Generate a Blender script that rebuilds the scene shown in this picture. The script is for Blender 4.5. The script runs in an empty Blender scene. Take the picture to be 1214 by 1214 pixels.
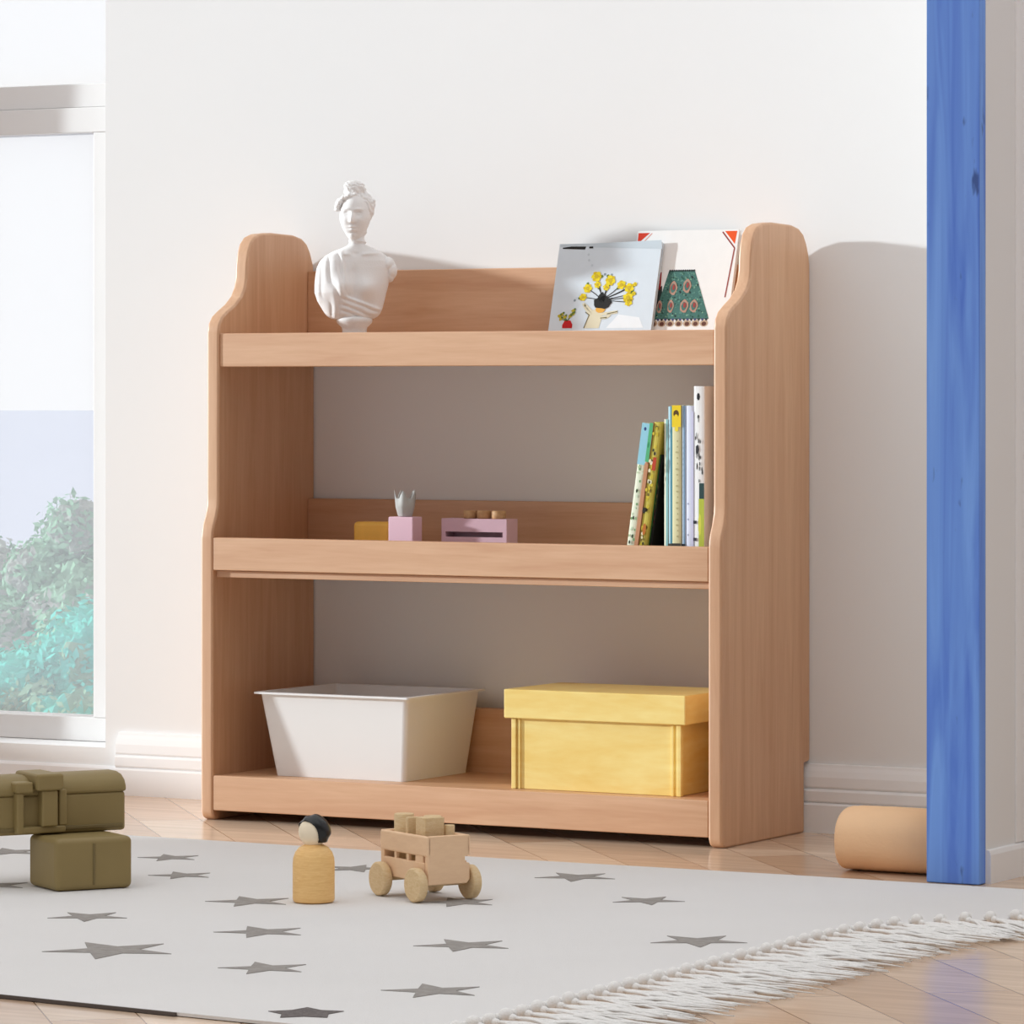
import bpy, bmesh, math, random
from mathutils import Vector, Matrix, noise
random.seed(7)
S = bpy.context.scene
C = S.collection
PI = math.pi
R = math.radians

# ---------------------------------------------------------------- materials
def lin(c):
    return tuple((x/12.92 if x <= .04045 else ((x+.055)/1.055)**2.4) for x in [v/255 for v in c[:3]])+(1,)

def mat(name, col, rough=.6, spec=.4, metal=0, bump=0, bscale=200, var=0, vscale=8, coat=0, stretch=(1,1,1)):
    m = bpy.data.materials.new(name); m.use_nodes = True
    nt = m.node_tree; b = nt.nodes['Principled BSDF']
    b.inputs['Base Color'].default_value = lin(col)
    b.inputs['Roughness'].default_value = rough
    b.inputs['Specular IOR Level'].default_value = spec
    b.inputs['Metallic'].default_value = metal
    b.inputs['Coat Weight'].default_value = coat
    tc = nt.nodes.new('ShaderNodeTexCoord'); mp = nt.nodes.new('ShaderNodeMapping')
    mp.inputs['Scale'].default_value = stretch
    nt.links.new(tc.outputs['Object'], mp.inputs['Vector'])
    nz = nt.nodes.new('ShaderNodeTexNoise'); nz.inputs['Scale'].default_value = vscale
    nz.inputs['Detail'].default_value = 4
    nt.links.new(mp.outputs['Vector'], nz.inputs['Vector'])
    mr = nt.nodes.new('ShaderNodeMapRange')
    mr.inputs['From Min'].default_value = .3; mr.inputs['From Max'].default_value = .7
    mr.inputs['To Min'].default_value = 1-max(var, .01); mr.inputs['To Max'].default_value = 1+max(var, .01)*.4
    nt.links.new(nz.outputs['Fac'], mr.inputs['Value'])
    hs = nt.nodes.new('ShaderNodeHueSaturation'); hs.inputs['Color'].default_value = lin(col)
    nt.links.new(mr.outputs['Result'], hs.inputs['Value'])
    nt.links.new(hs.outputs['Color'], b.inputs['Base Color'])
    if bump:
        n2 = nt.nodes.new('ShaderNodeTexNoise'); n2.inputs['Scale'].default_value = bscale
        nt.links.new(mp.outputs['Vector'], n2.inputs['Vector'])
        bp = nt.nodes.new('ShaderNodeBump'); bp.inputs['Strength'].default_value = bump
        bp.inputs['Distance'].default_value = .002
        nt.links.new(n2.outputs['Fac'], bp.inputs['Height'])
        nt.links.new(bp.outputs['Normal'], b.inputs['Normal'])
    return m

def wood(name, c1, c2, stretch, scale=6, rough=.46, spec=1.0, dist=1.0):
    m = bpy.data.materials.new(name); m.use_nodes = True
    nt = m.node_tree; b = nt.nodes['Principled BSDF']
    tc = nt.nodes.new('ShaderNodeTexCoord'); mp = nt.nodes.new('ShaderNodeMapping')
    mp.inputs['Scale'].default_value = stretch
    nt.links.new(tc.outputs['Object'], mp.inputs['Vector'])
    a = nt.nodes.new('ShaderNodeTexNoise'); a.inputs['Scale'].default_value = scale
    a.inputs['Detail'].default_value = 5; a.inputs['Distortion'].default_value = dist
    nt.links.new(mp.outputs['Vector'], a.inputs['Vector'])
    a2 = nt.nodes.new('ShaderNodeTexNoise'); a2.inputs['Scale'].default_value = scale*7
    a2.inputs['Detail'].default_value = 3
    nt.links.new(mp.outputs['Vector'], a2.inputs['Vector'])
    mx = nt.nodes.new('ShaderNodeMath'); mx.operation = 'MULTIPLY_ADD'
    mx.inputs[1].default_value = .35
    nt.links.new(a2.outputs['Fac'], mx.inputs[0]); nt.links.new(a.outputs['Fac'], mx.inputs[2])
    r = nt.nodes.new('ShaderNodeValToRGB')
    r.color_ramp.elements[0].position = .45; r.color_ramp.elements[0].color = lin(c2)
    r.color_ramp.elements[1].position = .9; r.color_ramp.elements[1].color = lin(c1)
    nt.links.new(mx.outputs[0], r.inputs['Fac'])
    nt.links.new(r.outputs['Color'], b.inputs['Base Color'])
    b.inputs['Roughness'].default_value = rough; b.inputs['Specular IOR Level'].default_value = spec
    return m

M = {}
BW1, BW2 = (217,171,132), (201,149,109)
M['wood_z'] = wood('beech_upright', BW1, BW2, (9,9,.5))
M['wood_x'] = wood('beech_lengthwise', BW1, BW2, (.6,9,9))
M['wall'] = mat('white_wall_paint', (238,237,236), .9, .1, var=.01, vscale=3)
M['trim'] = mat('white_trim_paint', (245,244,244), .55, .3)
M['frame'] = mat('window_frame_paint', (230,227,225), .6, .3)
M['white'] = mat('white_plastic', (240,238,237), .45, .4)
M['plaster'] = mat('white_plaster', (238,235,233), .75, .2, bump=.15, bscale=500)
M['ybox'] = wood('pale_yellow_pine', (250,228,150), (238,202,112), (1.0,1.0,4.5), 5, .45, .4, 1.2)
M['ywood'] = mat('yellow_wood', (246,190,84), .5, .4, var=.1, vscale=40)
M['toy'] = wood('natural_toy_wood', (244,208,170), (238,200,162), (4,4,14), 14, .6, .3)
M['toy2'] = wood('pale_toy_wood', (233,207,165), (219,188,140), (10,10,30), 14, .6, .3)
M['pegwood'] = wood('golden_peg_wood', (255,212,144), (240,190,120), (8,8,90), 5, .5, .4, 2)
M['pegskin'] = mat('bare_pale_wood', (252,236,208), .6, .3, var=.04, vscale=80)
M['hair'] = mat('glossy_black_paint', (12,11,12), .3, .5)
M['pink'] = mat('pink_paint', (236,196,210), .6, .3, var=.02)
M['pink_bench'] = mat('shaded_pink_paint', (214,176,188), .6, .3, var=.02)  # the block's pink darkened, shade put into the bench colour
M['grey'] = mat('light_grey_clay', (186,184,180), .7, .3)
M['cork'] = wood('peg_wood_tan', (205,165,120), (180,135,92), (20,20,20), 6, .6, .3)
M['olive'] = mat('olive_green_silicone', (146,127,82), .55, .35, var=.06, vscale=25)
M['olive_dark'] = mat('olive_green_silicone_dark', (122,106,68), .6, .35, var=.06, vscale=25)
M['bolster'] = mat('tan_fabric', (255,212,168), .8, .2, var=.04, vscale=20, bump=.2, bscale=300)
M['tassel'] = mat('undyed_cotton', (246,244,241), .9, .1, var=.04, vscale=300, bump=.5, bscale=900)
M['rug'] = mat('white_cotton_weave', (226,224,222), .95, .05, var=.03, vscale=2.5, bump=.35, bscale=700)
M['star'] = mat('grey_woven_star', (165,160,155), .95, .05, var=.15, vscale=120, bump=.6, bscale=900)
M['starline'] = mat('dark_woven_star', (124,118,116), .95, .05, var=.3, vscale=300, bump=.6, bscale=900)
M['edge_strip'] = mat('charcoal_rug_edge', (96,88,84), .9, .1)
M['paper'] = mat('book_paper', (240,236,228), .9, .1)

# floor: herringbone-direction planks, glossy varnish
def floor_mat():
    m = bpy.data.materials.new('oak_plank_floor'); m.use_nodes = True
    nt = m.node_tree; b = nt.nodes['Principled BSDF']; L = nt.links.new
    tc = nt.nodes.new('ShaderNodeTexCoord'); mp = nt.nodes.new('ShaderNodeMapping')
    mp.inputs['Rotation'].default_value = (0,0,R(48))
    L(tc.outputs['Object'], mp.inputs['Vector'])
    br = nt.nodes.new('ShaderNodeTexBrick')
    br.inputs['Scale'].default_value = 1; br.inputs['Brick Width'].default_value = .62
    br.inputs['Row Height'].default_value = .085; br.inputs['Mortar Size'].default_value = .0008
    br.inputs['Color1'].default_value = lin((238,212,186)); br.inputs['Color2'].default_value = lin((206,172,142))
    br.inputs['Mortar'].default_value = lin((150,118,90)); br.offset = .37
    L(mp.outputs['Vector'], br.inputs['Vector'])
    m2 = nt.nodes.new('ShaderNodeMapping'); m2.inputs['Rotation'].default_value = (0,0,R(48))
    m2.inputs['Scale'].default_value = (1.6,26,1)
    L(tc.outputs['Object'], m2.inputs['Vector'])
    nz = nt.nodes.new('ShaderNodeTexNoise'); nz.inputs['Scale'].default_value = 2.2
    nz.inputs['Detail'].default_value = 6; nz.inputs['Distortion'].default_value = .6
    L(m2.outputs['Vector'], nz.inputs['Vector'])
    mr = nt.nodes.new('ShaderNodeMapRange'); mr.inputs['From Min'].default_value = .3; mr.inputs['From Max'].default_value = .7
    mr.inputs['To Min'].default_value = .8; mr.inputs['To Max'].default_value = 1.06
    L(nz.outputs['Fac'], mr.inputs['Value'])
    hs = nt.nodes.new('ShaderNodeHueSaturation'); L(br.outputs['Color'], hs.inputs['Color']); L(mr.outputs['Result'], hs.inputs['Value'])
    L(hs.outputs['Color'], b.inputs['Base Color'])
    b.inputs['Roughness'].default_value = .2; b.inputs['Specular IOR Level'].default_value = .75
    return m
M['floor'] = floor_mat()

def blue_mat():
    m = bpy.data.materials.new('blue_stained_wood'); m.use_nodes = True
    nt = m.node_tree; b = nt.nodes['Principled BSDF']; L = nt.links.new
    tc = nt.nodes.new('ShaderNodeTexCoord'); mp = nt.nodes.new('ShaderNodeMapping')
    mp.inputs['Scale'].default_value = (34,34,1.6); L(tc.outputs['Object'], mp.inputs['Vector'])
    nz = nt.nodes.new('ShaderNodeTexNoise'); nz.inputs['Scale'].default_value = 1.3; nz.inputs['Detail'].default_value = 7
    nz.inputs['Distortion'].default_value = 1.2; L(mp.outputs['Vector'], nz.inputs['Vector'])
    r = nt.nodes.new('ShaderNodeValToRGB')
    e = r.color_ramp.elements
    e[0].position = .25; e[0].color = lin((76,120,224)); e[1].position = .72; e[1].color = lin((130,180,255))
    L(nz.outputs['Fac'], r.inputs['Fac'])
    n2 = nt.nodes.new('ShaderNodeTexNoise'); n2.inputs['Scale'].default_value = 3; n2.inputs['Detail'].default_value = 3
    m3 = nt.nodes.new('ShaderNodeMapping'); m3.inputs['Scale'].default_value = (18,18,5); m3.inputs['Location'].default_value = (3,1,.4)
    L(tc.outputs['Object'], m3.inputs['Vector']); L(m3.outputs['Vector'], n2.inputs['Vector'])
    r2 = nt.nodes.new('ShaderNodeValToRGB'); r2.color_ramp.elements[0].position = .66; r2.color_ramp.elements[1].position = .74
    L(n2.outputs['Fac'], r2.inputs['Fac'])
    mx = nt.nodes.new('ShaderNodeMix'); mx.data_type = 'RGBA'
    L(r2.outputs['Color'], mx.inputs['Factor']); L(r.outputs['Color'], mx.inputs['A']); mx.inputs['B'].default_value = lin((58,90,160))
    L(mx.outputs['Result'], b.inputs['Base Color'])
    b.inputs['Roughness'].default_value = .5
    return m
M['blue'] = blue_mat()

def glass_mat():
    m = bpy.data.materials.new('window_glass'); m.use_nodes = True
    nt = m.node_tree; nt.nodes.clear()
    o = nt.nodes.new('ShaderNodeOutputMaterial'); t = nt.nodes.new('ShaderNodeBsdfTransparent'); g = nt.nodes.new('ShaderNodeBsdfGlossy')
    g.inputs['Roughness'].default_value = .02
    mx = nt.nodes.new('ShaderNodeMixShader'); mx.inputs[0].default_value = .02
    hz = nt.nodes.new('ShaderNodeBsdfTranslucent'); hz.inputs['Color'].default_value = (.95,.96,.97,1)  # white veil mixed into the pane stands in for outdoor haze
    m0 = nt.nodes.new('ShaderNodeMixShader'); m0.inputs[0].default_value = .24
    nt.links.new(t.outputs[0], m0.inputs[1]); nt.links.new(hz.outputs[0], m0.inputs[2]); t = m0
    nt.links.new(t.outputs[0], mx.inputs[1]); nt.links.new(g.outputs[0], mx.inputs[2]); nt.links.new(mx.outputs[0], o.inputs[0])
    return m
M['glass'] = glass_mat()

_flat = {}
def flat(col, rough=.7):
    k = tuple(col)
    if k not in _flat: _flat[k] = mat('print_%d_%d_%d' % k, col, rough, .3, var=.02, vscale=60)
    return _flat[k]

# ---------------------------------------------------------------- mesh helpers
class MB:
    """collects polygons with material slots"""
    def __init__(s): s.v = []; s.f = []; s.m = []; s.mats = []; s.sm = []
    def mi(s, m):
        if m not in s.mats: s.mats.append(m)
        return s.mats.index(m)
    def add(s, vs, fs, m, smooth=False):
        o = len(s.v); s.v += [Vector(v) for v in vs]; k = s.mi(m)
        for f in fs: s.f.append([i+o for i in f]); s.m.append(k); s.sm.append(smooth)
    def box(s, x0, x1, y0, y1, z0, z1, m):
        s.add([(x0,y0,z0),(x1,y0,z0),(x1,y1,z0),(x0,y1,z0),(x0,y0,z1),(x1,y0,z1),(x1,y1,z1),(x0,y1,z1)],
              [(0,3,2,1),(4,5,6,7),(0,1,5,4),(1,2,6,5),(2,3,7,6),(3,0,4,7)], m)
    def prism(s, pts, fn, d0, d1, m):
        """pts 2D ccw; fn(a,b,d)->xyz"""
        n = len(pts)
        vs = [fn(a,b,d0) for a,b in pts]+[fn(a,b,d1) for a,b in pts]
        fs = [tuple(range(n))[::-1], tuple(range(n, 2*n))]+[(i,(i+1)%n,n+(i+1)%n,n+i) for i in range(n)]
        s.add(vs, fs, m)
    def lathe(s, prof, m, n=32, c=(0,0,0), axis='z', smooth=True, ph=0):
        vs = []
        for r, z in prof:
            for i in range(n):
                a = 2*PI*i/n+ph
                p = (r*math.cos(a), r*math.sin(a), z)
                if axis == 'y': p = (p[0], p[2], p[1])
                if axis == 'x': p = (p[2], p[0], p[1])
                vs.append((p[0]+c[0], p[1]+c[1], p[2]+c[2]))
        fs = []
        for k in range(len(prof)-1):
            for i in range(n):
                j = (i+1) % n
                fs.append((k*n+i, k*n+j, (k+1)*n+j, (k+1)*n+i))
        fs.append(tuple(range(n))[::-1]); fs.append(tuple(range((len(prof)-1)*n, len(prof)*n)))
        s.add(vs, fs, m, smooth)
        s.sm[-1] = s.sm[-2] = False
    def tube(s, pts, rad, m, n=6, flat_=1.0):
        pts = [Vector(p) for p in pts]; vs = []; fs = []
        for k, p in enumerate(pts):
            d = (pts[min(k+1, len(pts)-1)]-pts[max(k-1, 0)]).normalized()
            u = d.cross(Vector((0,0,1)))
            if u.length < .01: u = d.cross(Vector((1,0,0)))
            u.normalize(); w = u.cross(d).normalized()
            r = rad[k] if isinstance(rad, (list, tuple)) else rad
            for i in range(n):
                a = 2*PI*i/n
                vs.append(p+u*math.cos(a)*r+w*math.sin(a)*r*flat_)
        for k in range(len(pts)-1):
            for i in range(n):
                j = (i+1) % n; fs.append((k*n+i, k*n+j, (k+1)*n+j, (k+1)*n+i))
        fs.append(tuple(range(n))[::-1]); fs.append(tuple(range((len(pts)-1)*n, len(pts)*n)))
        s.add(vs, fs, m, True)
    def ico(s, c, r, m, sub=2, sc=(1,1,1), rot=None):
        bm = bmesh.new(); bmesh.ops.create_icosphere(bm, subdivisions=sub, radius=1)
        vs = []
        for v in bm.verts:
            p = Vector((v.co.x*r*sc[0], v.co.y*r*sc[1], v.co.z*r*sc[2]))
            if rot: p = rot @ p
            vs.append(p+Vector(c))
        s.add(vs, [[v.index for v in f.verts] for f in bm.faces], m, True); bm.free()
    def build(s, name, parent=None, bevel=0, seg=2, xf=None, smooth=None):
        me = bpy.data.meshes.new(name)
        vs = [xf @ v for v in s.v] if xf else s.v
        me.from_pydata([tuple(v) for v in vs], [], s.f)
        for m in s.mats: me.materials.append(M[m] if isinstance(m, str) else m)
        for p, k, q in zip(me.polygons, s.m, s.sm): p.material_index = k; p.use_smooth = q
        me.validate()
        bm = bmesh.new(); bm.from_mesh(me)
        if s.fixn: bmesh.ops.recalc_face_normals(bm, faces=bm.faces)
        if bevel:
            es = [e for e in bm.edges if len(e.link_faces) == 2 and e.calc_face_angle(0) > R(28)]
            bmesh.ops.bevel(bm, geom=es, offset=bevel, segments=seg, affect='EDGES', profile=.5, clamp_overlap=True)
            for f in bm.faces: f.smooth = True
        bm.to_mesh(me); bm.free()
        o = bpy.data.objects.new(name, me); C.objects.link(o)
        if bevel:
            md = o.modifiers.new('wn', 'WEIGHTED_NORMAL'); md.keep_sharp = True
        if parent: o.parent = parent
        return o
    fixn = True

def thing(name, label, cat, loc=(0,0,0), rz=0, group=None):
    o = bpy.data.objects.new(name, None); C.objects.link(o)
    o.location = loc; o.rotation_euler = (0,0,rz); o.empty_display_size = .05
    o['label'] = label; o['category'] = cat
    if group: o['group'] = group
    return o
def tag(o, label, cat, group=None, kind=None):
    o['label'] = label; o['category'] = cat
    if group: o['group'] = group
    if kind: o['kind'] = kind
    return o
def struct(o): o['kind'] = 'structure'; return o
def box(name, parent, x0, x1, y0, y1, z0, z1, m, bevel=0, seg=2, xf=None):
    b = MB(); b.box(x0, x1, y0, y1, z0, z1, m); return b.build(name, parent, bevel, seg, xf)

# ---------------------------------------------------------------- the room
WY = .263            # inner face of the back wall
SX = -.337           # right edge of the window opening
b = MB()
b.box(SX, 4.6, WY, WY+.14, 0, 2.7, 'wall')
b.box(-1.75, SX, WY, WY+.14, 0, .066, 'wall')
b.box(-1.75, SX, WY, WY+.14, 2.2, 2.7, 'wall')
b.box(-1.75, -.69, WY, WY+.14, .066, 2.2, 'wall')
struct(b.build('wall_back'))
b = MB()
LX = -1.6; SILL = .27
b.box(LX-.15, LX, -3.3, WY, -.0, SILL, 'wall'); b.box(LX-.15, LX, -3.3, WY, 2.3, 2.7, 'wall')
b.box(LX-.15, LX, -3.3, -.9, SILL, 2.3, 'wall'); b.box(LX-.15, LX, .12, WY, SILL, 2.3, 'wall')
struct(b.build('wall_left'))
b = MB(); b.box(-1.75, 4.6, -7, WY+.14, -.06, 0, 'floor'); struct(b.build('floor'))
# wing wall on the right, its end cased by the blue post
b = MB(); b.box(1.172, 1.238, -.2, WY, 0, 2.7, 'wall')
struct(b.build('wall_right'))
def skirting(pts_fn, prof, name, m='trim'):
    b = MB(); n = len(prof)
    vs = [pts_fn(d, z, 0) for d, z in prof]+[pts_fn(d, z, 1) for d, z in prof]
    b.add(vs, [tuple(range(n)), tuple(range(n, 2*n))[::-1]]+[(i, n+i, n+(i+1) % n, (i+1) % n) for i in range(n)], m)
    return struct(b.build(name))
prof = [(0,0),(.0165,0),(.0165,.0365),(.0145,.0385),(.0115,.0395),(.0135,.041),(.0145,.0425),(.0145,.0545),(.013,.0565),(.010,.058),
        (.0118,.0595),(.0125,.061),(.0118,.073),(.009,.081),(.0065,.086),(.0055,.0895),(0,.09)]
skirting(lambda d, z, t: ((SX+.026 if t == 0 else 1.172), WY-d, z), prof, 'baseboard_back')
prof2 = [(0,0),(.006,0),(.006,.034),(.004,.039),(0,.04)]
skirting(lambda d, z, t: (1.238+d, -.199 if t == 0 else WY, z), prof2, 'baseboard_right')
prof3 = [(0,0),(.004,0),(.004,.036),(.002,.040),(0,.04)]
skirting(lambda d, z, t: (-1.6 if t == 0 else SX+.026, WY-d, z), prof3, 'baseboard_left')
# shallow vertical bead on the wing wall
b = MB(); b.box(1.2375, 1.2405, -.112, -.02, .041, 2.7, 'trim')
struct(b.build('trim_1', bevel=.001))

# blue post
post = MB(); post.box(1.170, 1.238, -.2195, -.2, .0005, 2.7, 'blue')
tag(post.build('blue_post', bevel=.0015), 'tall blue stained wooden post casing the end of the white wing wall', 'post')

# window in the back wall
w = bpy.data.objects.new('window_1', None); C.objects.link(w); w.location = (SX, WY, .066); w['kind'] = 'structure'
wx = lambda x: x-SX
def wbox(name, x0, x1, y0, y1, z0, z1, m, bevel=.0015, par=None):
    o = box(name, par or w, wx(x0), wx(x1), y0-WY, y1-WY, z0-.066, z1-.066, m, bevel); return o
F0 = WY+.078
wbox('transom', -.69, SX, F0+.006, F0+.06, 1.001, 1.036, 'frame')
wbox('sash_rail', -.69, SX, F0, F0+.055, .9635, 1.0005, 'frame')
wbox('sash_stile', -.4135, SX, F0+.001, F0+.055, .1015, .9635, 'frame')
wbox('sash_rail', -.69, SX, F0+.001, F0+.055, .0665, .1015, 'frame')
wbox('sash_stile', -.69, -.65, F0+.001, F0+.055, .1015, .9635, 'frame')
wbox('pane', -.65, -.4135, F0+.025, F0+.029, .1015, .9635, 'glass', 0)
wbox('pane', -.69, SX, F0+.03, F0+.034, 1.036, 2.2, 'glass', 0)

# ---------------------------------------------------------------- outside
b = MB()
n = 64
M['haze_ground'] = mat('far_hazy_plain', (216,220,234), 1, 0, var=.02, vscale=.01)  # distance haze is put into the pale ground colour
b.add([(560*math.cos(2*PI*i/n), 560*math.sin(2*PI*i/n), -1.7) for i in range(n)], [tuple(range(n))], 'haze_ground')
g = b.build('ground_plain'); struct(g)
def leafmat(name, col, var):
    return mat(name, col, .9, .1, var=var, vscale=9)
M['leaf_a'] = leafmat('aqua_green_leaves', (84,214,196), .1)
M['leaf_b'] = leafmat('misty_green_leaves', (146,190,156), .14)  # haze of the distance is mixed into the leaf colours
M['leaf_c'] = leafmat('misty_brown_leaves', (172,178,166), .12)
M['bark'] = mat('pale_bark', (190,180,170), .9, .1, var=.2, vscale=20)
def bush(name, label, cat, x, y, z0, blobs, mts, nleaf, size, seed, group=None):
    rnd = random.Random(seed)
    t = thing(name, label, cat, (x, y, -1.7), R(35), group)
    b = MB()
    tot = sum(r**2 for _, _, _, r in blobs)
    for (bx, by, bz, r) in blobs:
        for k in range(int(nleaf*r*r/tot)):
            d = Vector((rnd.gauss(0,1), rnd.gauss(0,1), rnd.gauss(0,1))).normalized()
            rr = r*(.72+.32*rnd.random())*(1+.16*noise.noise(d*4+Vector((bx,by,bz))))
            p = Vector((bx, by, bz))+d*rr
            s_ = size*(.5+rnd.random())
            u = Vector((rnd.gauss(0,1), rnd.gauss(0,1), rnd.gauss(0,1))).normalized()
            v = u.cross(d+Vector((rnd.gauss(0,.6), rnd.gauss(0,.6), rnd.gauss(0,.6)))).normalized()
            u = v.cross(d).normalized() if rnd.random() < .7 else u
            m_ = mts[0] if noise.noise(p*3.2) > -.14 else mts[1]
            b.add([p-u*s_, p-v*s_*.45, p+u*s_, p+v*s_*.45], [(0,1,2,3)], m_)
        bm = bmesh.new(); bmesh.ops.create_icosphere(bm, subdivisions=5, radius=1); vs_ = []
        for v in bm.verts:
            d = v.co.normalized(); q_ = Vector((bx,by,bz))+d*r
            vs_.append(Vector((bx,by,bz))+d*r*.84*(1+.16*noise.noise(q_*9)+.14*noise.noise(q_*26)+.09*noise.noise(q_*60)))
        fs_ = [[v.index for v in f.verts] for f in bm.faces]; half = [[], []]
        for f in fs_: half[0 if noise.noise(vs_[f[0]]*6) > -.14 else 1].append(f)
        b.add(vs_, half[0], mts[0], False); b.add(vs_, half[1], mts[1], False); bm.free()
    b.fixn = False
    b.build('foliage', t)
    tr = MB(); tr.tube([(0,0,0),(.01,0,.3),(.0,.01,blobs[0][2])], [.05,.04,.02], 'bark', 8)
    tr.build('trunk', t)
    return t
# camera looks past the window at roughly these places
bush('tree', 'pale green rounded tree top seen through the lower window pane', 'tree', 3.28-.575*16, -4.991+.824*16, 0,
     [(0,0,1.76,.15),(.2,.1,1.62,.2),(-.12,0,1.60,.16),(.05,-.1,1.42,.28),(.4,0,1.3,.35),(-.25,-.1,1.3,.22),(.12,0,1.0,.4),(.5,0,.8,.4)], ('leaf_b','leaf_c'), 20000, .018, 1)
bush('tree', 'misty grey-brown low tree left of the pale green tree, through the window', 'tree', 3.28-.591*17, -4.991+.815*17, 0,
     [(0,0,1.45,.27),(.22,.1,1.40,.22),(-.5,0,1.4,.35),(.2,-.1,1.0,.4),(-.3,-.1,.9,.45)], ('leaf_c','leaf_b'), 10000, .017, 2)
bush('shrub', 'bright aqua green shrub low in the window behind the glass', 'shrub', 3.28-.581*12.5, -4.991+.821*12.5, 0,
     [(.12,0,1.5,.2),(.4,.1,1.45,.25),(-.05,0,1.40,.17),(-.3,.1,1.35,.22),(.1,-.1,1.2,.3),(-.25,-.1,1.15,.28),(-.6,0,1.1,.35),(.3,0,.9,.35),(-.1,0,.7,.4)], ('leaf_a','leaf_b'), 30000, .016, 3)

# ---------------------------------------------------------------- bookshelf
W, D, T = .79, .263, .0195
shelf = thing('bookshelf', 'open three-tier beech wood bookshelf with curved side panels', 'bookshelf')
side = [(.012,0),(.245,0),(.245,.091),(.262,.093),(.262,.748),(.259,.762),(.252,.777),(.243,.789),(.230,.796),(.208,.8),
        (.150,.8015),(.122,.799),(.106,.794),(.096,.785),(.090,.772),(.0865,.755),(.0855,.738),(.082,.725),(.074,.713),(.058,.701),
        (.040,.692),(.026,.684),(.018,.674),(.015,.662),(.0148,.438),(.0138,.426),(.0095,.412),(.004,.401),(.0008,.391),(0,.382),(0,.012),(.0035,.0035)]
for k, x0 in enumerate((0, W-T)):
    b = MB(); b.prism(side, lambda a, z, d: (d, a, z), x0, x0+T, 'wood_z')
    b.build('side_panel', shelf, bevel=.0035, seg=3)
def rail(z0, z1, y0, y1=None): box('front_rail', shelf, T, W-T, y0, (y1 or y0+.016), z0, z1, 'wood_x', .0015)
rail(.615, .6605, .0178); rail(.339, .3835, .0012); rail(.0135, .061, .0012)
def board(z0, z1, y0, y1=.242): box('shelf_board', shelf, T, W-T, y0, y1, z0, z1, 'wood_x', .0008)
board(.619, .634, .034); board(.3295, .3385, .009, .034); board(.330, .3455, .0345); board(.0455, .0605, .0175)
def back(z0, z1): box('back_board', shelf, T, W-T, .243, .261, z0, z1, 'wood_x', .0015)
back(.619, .7505); back(.330, .4315)
box('back_board', shelf, T, W-T, .226, .244, .0455, .148, 'wood_x', .0015)

# ---------------------------------------------------------------- plaster bust
def remeshed(mb, name, parent, voxel, mat_, smooth=4):
    o = mb.build(name)
    r = o.modifiers.new('r', 'REMESH'); r.mode = 'VOXEL'; r.voxel_size = voxel; r.use_smooth_shade = True
    s_ = o.modifiers.new('s', 'SMOOTH'); s_.iterations = smooth; s_.factor = .5
    dg = bpy.context.evaluated_depsgraph_get()
    me = bpy.data.meshes.new_from_object(o.evaluated_get(dg))
    bpy.data.objects.remove(o)
    me.materials.clear(); me.materials.append(M[mat_])
    for p in me.polygons: p.material_index = 0; p.use_smooth = True
    n = bpy.data.objects.new(name, me); C.objects.link(n); n.parent = parent
    return n
bust = thing('bust_statue', 'white plaster bust of a draped figure with pinned-up hair', 'statue', (.1655,.13,.634), R(31))
def zz(y): return (.664+(1175-y)/5269)-.634
def xx(x): return (x-375)/5269
b = MB(); P = 'plaster'
def el(x, y, d, rx, ry, rz, tilt=0):
    b.ico((xx(x), d, zz(y)), 1, P, 3, (rx/5269, ry, rz/5269), Matrix.Rotation(R(tilt), 3, 'Y'))
G = lambda v: math.exp(-v*v)
def sstep(a, b_, v):
    t_ = max(0, min(1, (v-a)/(b_-a))); return t_*t_*(3-2*t_)
# head: one displaced sphere carrying the face, turned a little to the viewer's left
bm = bmesh.new(); bmesh.ops.create_icosphere(bm, subdivisions=6, radius=1)
rot_h = Matrix.Rotation(R(-10), 3, 'Z') @ Matrix.Rotation(R(2), 3, 'Y')
hc = Vector((xx(380), -.002, zz(352)))
vs = []
for v in bm.verts:
    X, Y, Z = v.co
    tp = 1-.36*max(0, -Z-.05)**1.4
    x = .0212*X*tp; y = .0235*Y*(1-.12*max(0,-Z)); z = .0345*Z
    u, q_ = X*tp, z/.031
    if Y < 0:
        f = sstep(0, .35, -Y); d = 0
        ns = sstep(.30,-.18,q_)*sstep(-.34,-.25,q_)
        d += .0072*G(u/(.10+.07*ns))*ns
        for sg in (-1, 1):
            d -= .0048*G((u-sg*.37)/.20)*G((q_-.12)/.12)
            d += .0024*G((u-sg*.38)/.13)*G((q_-.10)/.055)
            d += .0022*G((u-sg*.36)/.26)*G((q_-.29-.04*abs(u))/.06)
            d += .0016*G((u-sg*.52)/.24)*G((q_+.18)/.2)
        d += .0030*G(u/.22)*G((q_+.47)/.055)+.0030*G(u/.18)*G((q_+.60)/.055)-.0024*G(u/.26)*G((q_+.535)/.02)
        d -= .0018*G(u/.3)*G((q_+.72)/.05); d += .0034*G(u/.26)*G((q_+.90)/.14); d += .001*G(u/.5)*G((q_-.6)/.25)
        y -= d*f
    vs.append(rot_h @ Vector((x, y, z))+hc)
b.add(vs, [[v.index for v in f.verts] for f in bm.faces], P, True); bm.free()
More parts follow.
